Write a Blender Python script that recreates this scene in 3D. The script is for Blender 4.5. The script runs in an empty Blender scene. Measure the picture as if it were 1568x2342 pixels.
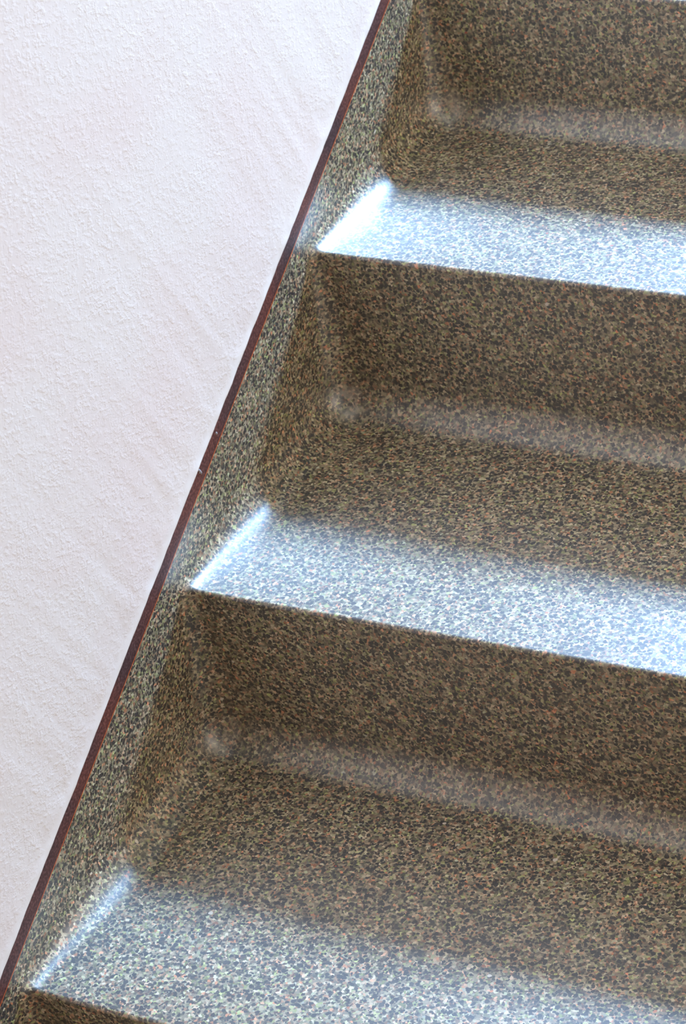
import bpy, math, random
from mathutils import Matrix, Vector, noise

random.seed(4)
sc = bpy.context.scene
C = sc.collection

# ------------------------------------------------------------------ camera
FPX = 5419.37
YAW, PITCH, ROLL = 0.5594, 0.9622, -0.1694
cam_d = bpy.data.cameras.new('camera')
cam = bpy.data.objects.new('camera', cam_d); C.objects.link(cam)
cam.matrix_world = (Matrix.Translation((1.0317, -1.0304, 1.4128))
                    @ Matrix.Rotation(YAW, 4, 'Z') @ Matrix.Rotation(PITCH, 4, 'X') @ Matrix.Rotation(ROLL, 4, 'Z'))
cam_d.sensor_fit = 'HORIZONTAL'; cam_d.sensor_width = 24.0
cam_d.lens = FPX / 1568 * 24.0
cam_d.clip_start = 0.02
cam_d.dof.use_dof = True
cam_d.dof.focus_distance = 1.98
cam_d.dof.aperture_fstop = 14.0
sc.camera = cam

# ------------------------------------------------------------------ world, lights, exposure
w = bpy.data.worlds.new('world'); sc.world = w; w.use_nodes = True
bg = w.node_tree.nodes['Background']
bg.inputs[0].default_value = (1.0, 0.56, 0.37, 1); bg.inputs[1].default_value = 0.24

def area(name, loc, target, sx, sy, power, col, spread=180):
    l = bpy.data.lights.new(name, 'AREA'); l.shape = 'RECTANGLE'; l.size = sx; l.size_y = sy
    l.energy = power; l.color = col; l.spread = math.radians(spread)
    o = bpy.data.objects.new(name, l); C.objects.link(o); o.location = loc
    o.rotation_euler = (Vector(target) - Vector(loc)).to_track_quat('-Z', 'Y').to_euler()
    return o
# daylight through the tall landing window at the head of the stairs
area('window_daylight', (0.66, 3.3, 2.46), (0.45, 0.6, 0.3), 1.25, 0.58, 520, (0.38, 0.62, 1.0))
# added warm fill from the right, brightens the wall and skirting
area('side_fill', (3.0, 0.6, 1.5), (0.0, 0.4, 0.4), 1.6, 1.6, 31, (1.0, 0.75, 0.57))

sc.view_settings.view_transform = 'Standard'
sc.view_settings.look = 'None'
sc.view_settings.gamma = 1.0
sc.view_settings.use_curve_mapping = False
sc.view_settings.exposure = 0.0

# ------------------------------------------------------------------ materials
def mat(name):
    m = bpy.data.materials.new(name); m.use_nodes = True
    nt = m.node_tree; b = nt.nodes['Principled BSDF']
    return m, nt, b
def N(nt, t, **k):
    n = nt.nodes.new(t)
    for a, v in k.items(): setattr(n, a, v)
    return n
def ramp(nt, stops, interp='LINEAR'):
    r = N(nt, 'ShaderNodeValToRGB'); e = r.color_ramp.elements; r.color_ramp.interpolation = interp
    while len(e) < len(stops): e.new(0.5)
    for i, (p, c) in enumerate(stops): e[i].position = p; e[i].color = (*c, 1) if len(c) == 3 else c
    return r
def mix(nt, fac, a, b, typ='MIX'):
    m = N(nt, 'ShaderNodeMix', data_type='RGBA', blend_type=typ)
    for s, v in ((0, fac), (6, a), (7, b)):
        if isinstance(v, bpy.types.NodeSocket): nt.links.new(v, m.inputs[s])
        else: m.inputs[s].default_value = v if s == 0 else (*v, 1)
    return m.outputs[2]

def terrazzo():
    m, nt, b = mat('polished_terrazzo'); L = nt.links.new
    tc = N(nt, 'ShaderNodeTexCoord')
    nz = N(nt, 'ShaderNodeTexNoise'); nz.inputs['Scale'].default_value = 300; nz.inputs['Detail'].default_value = 1
    L(tc.outputs['Object'], nz.inputs['Vector'])
    sub = N(nt, 'ShaderNodeVectorMath', operation='MULTIPLY_ADD')
    L(nz.outputs['Color'], sub.inputs[0]); sub.inputs[1].default_value = (.003, .003, .003)
    L(tc.outputs['Object'], sub.inputs[2])
    P = sub.outputs[0]
    def chips(scale, rmin, rmax, share, soft=.06):
        """mask of rounded chips of random size; also returns the random colour of each cell"""
        v = N(nt, 'ShaderNodeTexVoronoi'); v.inputs['Scale'].default_value = scale; L(P, v.inputs['Vector'])
        s = N(nt, 'ShaderNodeSeparateColor'); L(v.outputs['Color'], s.inputs[0])
        mr = N(nt, 'ShaderNodeMapRange'); L(s.outputs[0], mr.inputs[0])
        mr.inputs[1].default_value = 0; mr.inputs[2].default_value = share; mr.inputs[3].default_value = rmax; mr.inputs[4].default_value = rmin
        on = N(nt, 'ShaderNodeMath', operation='LESS_THAN'); L(s.outputs[0], on.inputs[0]); on.inputs[1].default_value = share
        d = N(nt, 'ShaderNodeMath', operation='SUBTRACT'); L(mr.outputs[0], d.inputs[0]); L(v.outputs['Distance'], d.inputs[1])
        e = N(nt, 'ShaderNodeMath', operation='DIVIDE', use_clamp=True); L(d.outputs[0], e.inputs[0]); e.inputs[1].default_value = soft
        o = N(nt, 'ShaderNodeMath', operation='MULTIPLY'); L(e.outputs[0], o.inputs[0]); L(on.outputs[0], o.inputs[1])
        return o.outputs[0], s
    # cement matrix full of fine grains
    v1 = N(nt, 'ShaderNodeTexVoronoi'); v1.inputs['Scale'].default_value = 430; L(P, v1.inputs['Vector'])
    s1 = N(nt, 'ShaderNodeSeparateColor'); L(v1.outputs['Color'], s1.inputs[0])
    r1 = ramp(nt, [(0.0, (.04, .036, .028)), (.18, (.14, .125, .09)), (.6, (.335, .292, .20)), (.9, (.55, .485, .34)), (1.0, (.75, .68, .52))])
    L(s1.outputs[0], r1.inputs[0])
    r2 = ramp(nt, [(0.0, (1.4, .58, .36)), (.09, (1.25, .82, .64)), (.30, (1.08, .97, .90)), (.72, (1.0, 1.0, .88)), (.92, (.90, 1.10, .50)), (1, (.9, 1.0, 1.1))])
    L(s1.outputs[1], r2.inputs[0])
    c = mix(nt, 1.0, r1.outputs[0], r2.outputs[0], 'MULTIPLY')
    # dark stone chips, two sizes
    k1, q1 = chips(330, .32, .70, .44)
    k2, q2 = chips(215, .34, .56, .36)
    rd = ramp(nt, [(0, (.012, .012, .012)), (.5, (.030, .030, .029)), (.85, (.050, .047, .040)), (1, (.09, .045, .03))]); L(q1.outputs[1], rd.inputs[0])
    c = mix(nt, k1, c, rd.outputs[0])
    rd2 = ramp(nt, [(0, (.010, .010, .011)), (.7, (.028, .029, .030)), (1, (.060, .055, .045))]); L(q2.outputs[1], rd2.inputs[0])
    c = mix(nt, k2, c, rd2.outputs[0])
    # a few white and red chips
    k3, q3 = chips(110, .10, .30, .010); c = mix(nt, k3, c, (.78, .70, .58))
    k4, q4 = chips(150, .10, .26, .006); c = mix(nt, k4, c, (.45, .07, .03))
    # paler tint along the coves and inner corners, broken up by noise
    at = N(nt, 'ShaderNodeAttribute', attribute_name='pale_cove')
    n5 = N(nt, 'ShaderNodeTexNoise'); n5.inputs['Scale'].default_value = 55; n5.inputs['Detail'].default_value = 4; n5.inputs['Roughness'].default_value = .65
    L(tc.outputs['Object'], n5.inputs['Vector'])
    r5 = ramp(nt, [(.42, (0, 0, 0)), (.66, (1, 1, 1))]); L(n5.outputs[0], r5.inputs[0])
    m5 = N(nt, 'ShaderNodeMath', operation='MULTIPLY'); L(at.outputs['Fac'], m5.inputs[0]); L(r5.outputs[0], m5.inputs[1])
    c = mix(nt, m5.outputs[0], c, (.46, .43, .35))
    L(c, b.inputs['Base Color'])
    b.inputs['Roughness'].default_value = .50
    b.inputs['IOR'].default_value = 1.8
    b.inputs['Coat Weight'].default_value = 1.0
    b.inputs['Coat IOR'].default_value = 1.8
    b.inputs['Coat Roughness'].default_value = .36
    # slightly uneven hand polishing
    n2 = N(nt, 'ShaderNodeTexNoise'); n2.inputs['Scale'].default_value = 38; n2.inputs['Detail'].default_value = 2
    L(tc.outputs['Object'], n2.inputs['Vector'])
    ad = N(nt, 'ShaderNodeMath', operation='MULTIPLY_ADD'); L(s1.outputs[2], ad.inputs[0]); ad.inputs[1].default_value = .04
    L(n2.outputs[0], ad.inputs[2])
    bu = N(nt, 'ShaderNodeBump'); bu.inputs['Strength'].default_value = .35; bu.inputs['Distance'].default_value = .0015
    L(ad.outputs[0], bu.inputs['Height']); L(bu.outputs[0], b.inputs['Normal'])
    return m
M_TERRAZZO = terrazzo()

def plaster():
    m, nt, b = mat('painted_plaster'); L = nt.links.new
    tc = N(nt, 'ShaderNodeTexCoord')
    mp = N(nt, 'ShaderNodeMapping'); mp.inputs['Rotation'].default_value = (math.radians(-38), 0, 0); mp.inputs['Scale'].default_value = (1, 1, 1.25)
    L(tc.outputs['Object'], mp.inputs['Vector'])
    n1 = N(nt, 'ShaderNodeTexNoise'); n1.inputs['Scale'].default_value = 190; n1.inputs['Detail'].default_value = 3; n1.inputs['Roughness'].default_value = .55
    n2 = N(nt, 'ShaderNodeTexNoise'); n2.inputs['Scale'].default_value = 17; n2.inputs['Detail'].default_value = 2
    n3 = N(nt, 'ShaderNodeTexNoise'); n3.inputs['Scale'].default_value = 5; n3.inputs['Detail'].default_value = 2
    for n in (n1, n2, n3): L(mp.outputs[0], n.inputs['Vector'])
    r1 = ramp(nt, [(.45, (0, 0, 0)), (.68, (1, 1, 1))]); L(n1.outputs[0], r1.inputs[0])
    r2 = ramp(nt, [(.3, (.45, .45, .45)), (.65, (1, 1, 1))]); L(n2.outputs[0], r2.inputs[0])
    h = N(nt, 'ShaderNodeMath', operation='MULTIPLY'); L(r1.outputs[0], h.inputs[0]); L(r2.outputs[0], h.inputs[1])
    a = N(nt, 'ShaderNodeMath', operation='MULTIPLY_ADD'); L(n2.outputs[0], a.inputs[0]); a.inputs[1].default_value = 1.2; L(h.outputs[0], a.inputs[2])
    bu = N(nt, 'ShaderNodeBump'); bu.inputs['Strength'].default_value = .16; bu.inputs['Distance'].default_value = .0014
    tr = N(nt, 'ShaderNodeAttribute', attribute_name='field')          # 0 on the hand-smoothed band by the strip
    hm = N(nt, 'ShaderNodeMath', operation='MULTIPLY'); L(a.outputs[0], hm.inputs[0]); L(tr.outputs['Fac'], hm.inputs[1])
    L(hm.outputs[0], bu.inputs['Height']); L(bu.outputs[0], b.inputs['Normal'])
    rc = ramp(nt, [(.35, (.93, .785, .71)), (.6, (.94, .83, .75))]); L(n3.outputs[0], rc.inputs[0])
    L(mix(nt, tr.outputs['Fac'], (.97, .875, .80), rc.outputs[0]), b.inputs['Base Color']); b.inputs['Roughness'].default_value = .75
    return m
M_PLASTER = plaster()

def painted_metal():
    m, nt, b = mat('oxide_red_strip'); L = nt.links.new
    tc = N(nt, 'ShaderNodeTexCoord')
    n = N(nt, 'ShaderNodeTexNoise'); n.inputs['Scale'].default_value = 420; n.inputs['Detail'].default_value = 3
    n2 = N(nt, 'ShaderNodeTexNoise'); n2.inputs['Scale'].default_value = 12; n2.inputs['Detail'].default_value = 2
    L(tc.outputs['Object'], n.inputs['Vector']); L(tc.outputs['Object'], n2.inputs['Vector'])
    r = ramp(nt, [(.3, (.055, .022, .018)), (.5, (.115, .042, .032)), (.7, (.20, .10, .08))]); L(n.outputs[0], r.inputs[0])
    r2 = ramp(nt, [(.35, (.6, .75, .95)), (.65, (1.25, .9, .8))]); L(n2.outputs[0], r2.inputs[0])
    L(mix(nt, 1.0, r.outputs[0], r2.outputs[0], 'MULTIPLY'), b.inputs['Base Color'])
    b.inputs['Roughness'].default_value = .6
    return m
M_STRIP = painted_metal()

def plain(name, col, rough=.6):
    m, nt, b = mat(name); b.inputs['Base Color'].default_value = (*col, 1); b.inputs['Roughness'].default_value = rough
    return m
M_EDGE = plain('bare_copper_edge', (.72, .16, .05), .4)
M_SPLASH = plain('dried_plaster', (.34, .29, .28), .8)
M_FRAME = plain('window_paint', (.75, .75, .73), .5)
M_ROOM = plain('room_paint', (.66, .60, .46), .8)

# ------------------------------------------------------------------ mesh helpers
def mesh_obj(name, verts, faces, m, parent=None, smooth=True, normals=None):
    me = bpy.data.meshes.new(name); me.from_pydata(verts, [], faces); me.materials.append(m)
    if smooth: me.polygons.foreach_set('use_smooth', [True] * len(me.polygons))
    me.update()
    if normals: me.normals_split_custom_set_from_vertices(normals)
    o = bpy.data.objects.new(name, me); C.objects.link(o); o.parent = parent
    return o
def struct(o): o['kind'] = 'structure'; return o
def box(name, a, b, m, parent=None):
    x0, y0, z0 = a; x1, y1, z1 = b
    v = [(x0,y0,z0),(x1,y0,z0),(x1,y1,z0),(x0,y1,z0),(x0,y0,z1),(x1,y0,z1),(x1,y1,z1),(x0,y1,z1)]
    f = [(0,3,2,1),(4,5,6,7),(0,1,5,4),(1,2,6,5),(2,3,7,6),(3,0,4,7)]
    return mesh_obj(name, v, f, m, parent, smooth=False)

# ------------------------------------------------------------------ stair geometry
T, H, OFF, SW = 0.3113, 0.17, 0.0338, 0.0184
WID = 1.60                                    # width of the flight
NOSE_Y = {0: 0.0, 1: T + .0228, 2: 2*T + .0187, 3: 3*T - .0120}
NOSE_Z = {0: 0.0, 1: H + .0013, 2: 2*H + .0028, 3: 3*H - .0201}
SKEW = {0: .031, 1: .027, 2: .0069, 3: -.014}
K0, K1 = -2, 5
def ny(k): return NOSE_Y.get(k, k*T)
def nz(k): return NOSE_Z.get(k, k*H)
def sk(k): return SKEW.get(k, 0.0)
RN = .0038                                    # nosing radius
RC = .034                                     # cove between tread and riser
RF0, RF1 = .015, .033                         # cove against the skirting: at the nosing, in the inner corner

def arc(pa, pc, pb, r, n):
    """points of the rounding of corner pc in the polyline pa-pc-pb"""
    a = (Vector(pa) - Vector(pc)).normalized(); b = (Vector(pb) - Vector(pc)).normalized()
    half = a.angle(b) / 2
    d = r / math.tan(half)
    cen = Vector(pc) + (a + b).normalized() * (r / math.sin(half))
    p0 = Vector(pc) + a * d; p1 = Vector(pc) + b * d
    a0 = math.atan2(*(p0 - cen).yx); a1 = math.atan2(*(p1 - cen).yx)
    da = (a1 - a0 + math.pi) % (2*math.pi) - math.pi
    return [(cen + Vector((math.cos(a0 + da*i/n), math.sin(a0 + da*i/n))) * r) for i in range(n + 1)]

def profile(x):
    """whole flight at width x: (y, z) points, plus the row index where each tread and riser begins"""
    y = lambda j: ny(j) + sk(j) * x
    pts, marks = [], []
    for k in range(K0, K1):
        nose = (y(k), nz(k)); foot = (y(k+1), nz(k)); nose2 = (y(k+1), nz(k+1))
        A = arc((y(k), nz(k-1)), nose, foot, RN, 6); B = arc(nose, foot, nose2, RC, 20)
        marks.append(len(pts) + 3)                     # tread starts in the middle of its nosing
        pts += A
        pts += [A[-1].lerp(B[0], i/24) for i in range(1, 24)]
        marks.append(len(pts) + 10)                    # riser starts in the middle of the cove
        pts += B
        top = arc(foot, nose2, (y(k+2), nz(k+1)), RN, 6)[0]
        pts += [B[-1].lerp(top, i/18) for i in range(1, 18)]
    return pts, marks

def normals2(pts):
    n = len(pts); out = []
    for i in range(n):
        t = (pts[min(n-1, i+1)] - pts[max(0, i-1)]).normalized(); out.append(Vector((-t.y, t.x)))
    return out
P0, MARKS = profile(0.0)
N0 = normals2(P0)
def sstep(t): t = max(0, min(1, t)); return t*t*(3 - 2*t)
def cove_r(p):
    d = min((p - Vector((ny(k), nz(k)))).length for k in range(K0 - 1, K1 + 1))
    return RF0 + (RF1 - RF0) * sstep((d - .01) / .12)
RR = [cove_r(p) for p in P0]
NF = 16; HALF = NF // 2; NW = 30; NS = 6
top_dir = Vector((0, T, H)).normalized()
top_nrm = Vector((0, -H, T)).normalized()
def on_top(p):                                         # foot of p on the lower edge line of the strip
    s = (p - Vector((0, 0, OFF))).dot(top_dir)
    return Vector((0, 0, OFF)) + top_dir * s
cols = []
first = [Vector((0, p.x + n.x*r, p.y + n.y*r)) for p, n, r in zip(P0, N0, RR)]
for i in range(NS): cols.append([on_top(p).lerp(p, i/NS) for p in first])          # flat skirting face
for i in range(NF + 1):                                # quarter-round cove, from the skirting face to the step
    a = (i / NF) * math.pi / 2
    cols.append([Vector((r*(1 - math.cos(a)), p.x + n.x*r*(1 - math.sin(a)), p.y + n.y*r*(1 - math.sin(a)))) for p, n, r in zip(P0, N0, RR)])
for j in range(1, NW + 1):
    t = (j / NW)**1.5
    P, _ = profile(WID * t)
    cols.append([Vector((r + (WID - r)*t, p.x, p.y)) for p, r in zip(P, RR)])
NR = len(P0)
def gnormal(c, r):
    if c < NS: return Vector((1, 0, 0))
    u = cols[min(len(cols)-1, c+1)][r] - cols[max(NS, c-1)][r]
    v = cols[c][min(NR-1, r+1)] - cols[c][max(0, r-1)]
    return u.cross(v).normalized()
NORM = [[gnormal(c, r) for r in range(NR)] for c in range(len(cols))]
def pale_cove(c, r):
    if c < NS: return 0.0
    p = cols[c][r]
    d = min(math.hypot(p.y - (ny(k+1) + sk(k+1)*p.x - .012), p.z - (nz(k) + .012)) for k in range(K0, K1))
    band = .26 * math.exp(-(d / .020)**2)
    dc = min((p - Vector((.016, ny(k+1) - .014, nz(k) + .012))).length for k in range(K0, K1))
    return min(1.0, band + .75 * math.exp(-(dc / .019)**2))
def grid(name, c0, c1, r0, r1, m, parent):             # inclusive ranges
    h = r1 - r0 + 1; v = []; nn = []; f = []
    for c in range(c0, c1 + 1):
        v += [tuple(p) for p in cols[c][r0:r1+1]]; nn += [tuple(n) for n in NORM[c][r0:r1+1]]
    for c in range(c1 - c0):
        for r in range(h - 1):
            a = c*h + r; f.append((a, a + h, a + h + 1, a + 1))
    o = mesh_obj(name, v, f, m, parent, normals=nn)
    at = o.data.attributes.new('pale_cove', 'FLOAT', 'POINT')
    at.data.foreach_set('value', [pale_cove(c, r) for c in range(c0, c1 + 1) for r in range(r0, r1 + 1)])
    return o

stairs = bpy.data.objects.new('staircase', None); C.objects.link(stairs)
stairs['label'] = 'polished dark speckled terrazzo stairs with rounded inner corners, beside white plaster wall'
stairs['category'] = 'staircase'
CM = NS + HALF
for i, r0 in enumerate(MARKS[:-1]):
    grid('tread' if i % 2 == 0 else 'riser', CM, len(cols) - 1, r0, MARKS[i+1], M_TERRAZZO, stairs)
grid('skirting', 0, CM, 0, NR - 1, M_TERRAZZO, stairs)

# ------------------------------------------------------------------ strip along the top of the skirting
def along(s, n, x): return Vector((x, 0, OFF)) + top_dir * s + top_nrm * n
S0, S1 = K0 * math.hypot(T, H) - .1, K1 * math.hypot(T, H) + .05
def ribbon(name, prof, m, parent=None, jit=None, ds=.01):
    """extrude a profile of (n, x) along the pitch; jit(s, j) moves profile point j"""
    n = int((S1 - S0) / ds); v = []; f = []; q = len(prof)
    for i in range(n + 1):
        s = S0 + (S1 - S0) * i / n
        for j, (a, x) in enumerate(prof):
            da, dx = jit(s, j) if jit else (0, 0)
            v.append(tuple(along(s, a + da, x + dx)))
    for i in range(n):
        for j in range(q - 1):
            a = i*q + j; f.append((a, a + 1, a + q + 1, a + q))
    return mesh_obj(name, v, f, m, parent)
STW = SW * T / math.hypot(T, H)
strip = ribbon('trim_1', [(0.0013, .0017), (.0020, .0021), (STW*.5, .0023), (STW - .0004, .0020), (STW + .006, .0018)], M_STRIP)
struct(strip)
strip['label'] = 'dark reddish brown strip between white plaster and terrazzo skirting'
edge = ribbon('strip_edge', [(0.0, -.0005), (0.0, .0014), (.0005, .0019), (.0016, .0019)], M_EDGE, strip)
edge['label'] = 'thin orange lower edge of the strip'

def smear(s0, n0, ls, ln, seed):
    rnd = random.Random(seed); v = [tuple(along(s0, n0, .0030))]; f = []; q = 14
    for ring, x in ((.55, .0028), (1.0, .0020)):
        for i in range(q):
            a = 2*math.pi*i/q; j = ring * (1 if ring < 1 else rnd.uniform(.6, 1.25))
            v.append(tuple(along(s0 + math.cos(a)*ls*j, n0 + math.sin(a)*ln*j, x)))
    for i in range(q):
        k = (i + 1) % q
        f += [(0, 1 + i, 1 + k), (1 + i, 1 + q + i, 1 + q + k, 1 + k)]
    o = mesh_obj('plaster_smear', v, f, M_SPLASH, strip); o['label'] = 'dried white plaster smear on the strip'
smear(.452, STW - .0035, .0020, .0048, 3)
smear(.492, STW - .006, .0016, .0018, 5)

# ------------------------------------------------------------------ plaster wall with a hand-finished edge along the strip
def wob(s, f, seed): return noise.noise(Vector((s*f, seed, 0)))
def build_wall():
    v = []; f = []
    # rows by distance from strip: side face, rounded arris, smoothed band, field
    ds = .004
    n = int((S1 - S0) / ds)
    dist = [0, .0004, .0012, .0024, .004, .006, .009, .013, .018, .026, .04, .07, .15, .5, 1.4, 3.2]
    xx   = [.0012, .0027, .0031, .0033, .0033, .0032, .0031, .0030, .0030, .003, .003, .003, .003, .003, .003, .003]
    for i in range(n + 1):
        s = S0 + (S1 - S0) * i / n
        w = .0011 * wob(s, 9, 1) + .0009 * wob(s, 38, 2) + .0005 * wob(s, 120, 3)
        for j, (d, x) in enumerate(zip(dist, xx)):
            fade = max(0, 1 - d / .02)
            bx = .0006 * wob(s, 30, 10 + d*60) + .0004 * wob(s, 90, 20 + d*200) if 1 < j < 12 else 0
            v.append(tuple(along(s, STW + .001 + d + w * fade, x + bx)))
    q = len(dist)
    for i in range(n):
        for j in range(q - 1):
            a = i*q + j; f.append((a, a + 1, a + q + 1, a + q))
    o = mesh_obj('wall_left', v, f, M_PLASTER)
    at = o.data.attributes.new('field', 'FLOAT', 'POINT')
    at.data.foreach_set('value', [min(1.0, max(0.0, (d - .005) / .009)) for i in range(n + 1) for d in dist])
    return o
wall = struct(build_wall())
wall['label'] = 'white textured plaster wall along the stairs'

# ------------------------------------------------------------------ rest of the stairwell (outside the picture)
topz = nz(K1); topy = ny(K1)
struct(box('floor', (0, topy + .02, topz - .1), (3.2, 3.6, topz - .001), M_ROOM))
struct(box('wall_right', (3.2, -3.2, -1.2), (3.3, 3.6, 3.9), M_ROOM))
struct(box('ceiling', (-.1, -3.2, 3.9), (3.3, 3.7, 4.0), M_ROOM))
struct(box('wall_back', (-.1, 3.42, -1.2), (3.3, 3.5, 3.9), M_ROOM))
win = struct(box('window_1', (.0, 3.34, 2.10), (1.32, 3.40, 2.155), M_FRAME))
box('frame_bar', (.0, 3.34, 2.765), (1.32, 3.40, 2.82), M_FRAME, win)
box('frame_bar', (.0, 3.34, 2.155), (.035, 3.40, 2.765), M_FRAME, win)
box('frame_bar', (1.285, 3.34, 2.155), (1.32, 3.40, 2.765), M_FRAME, win)
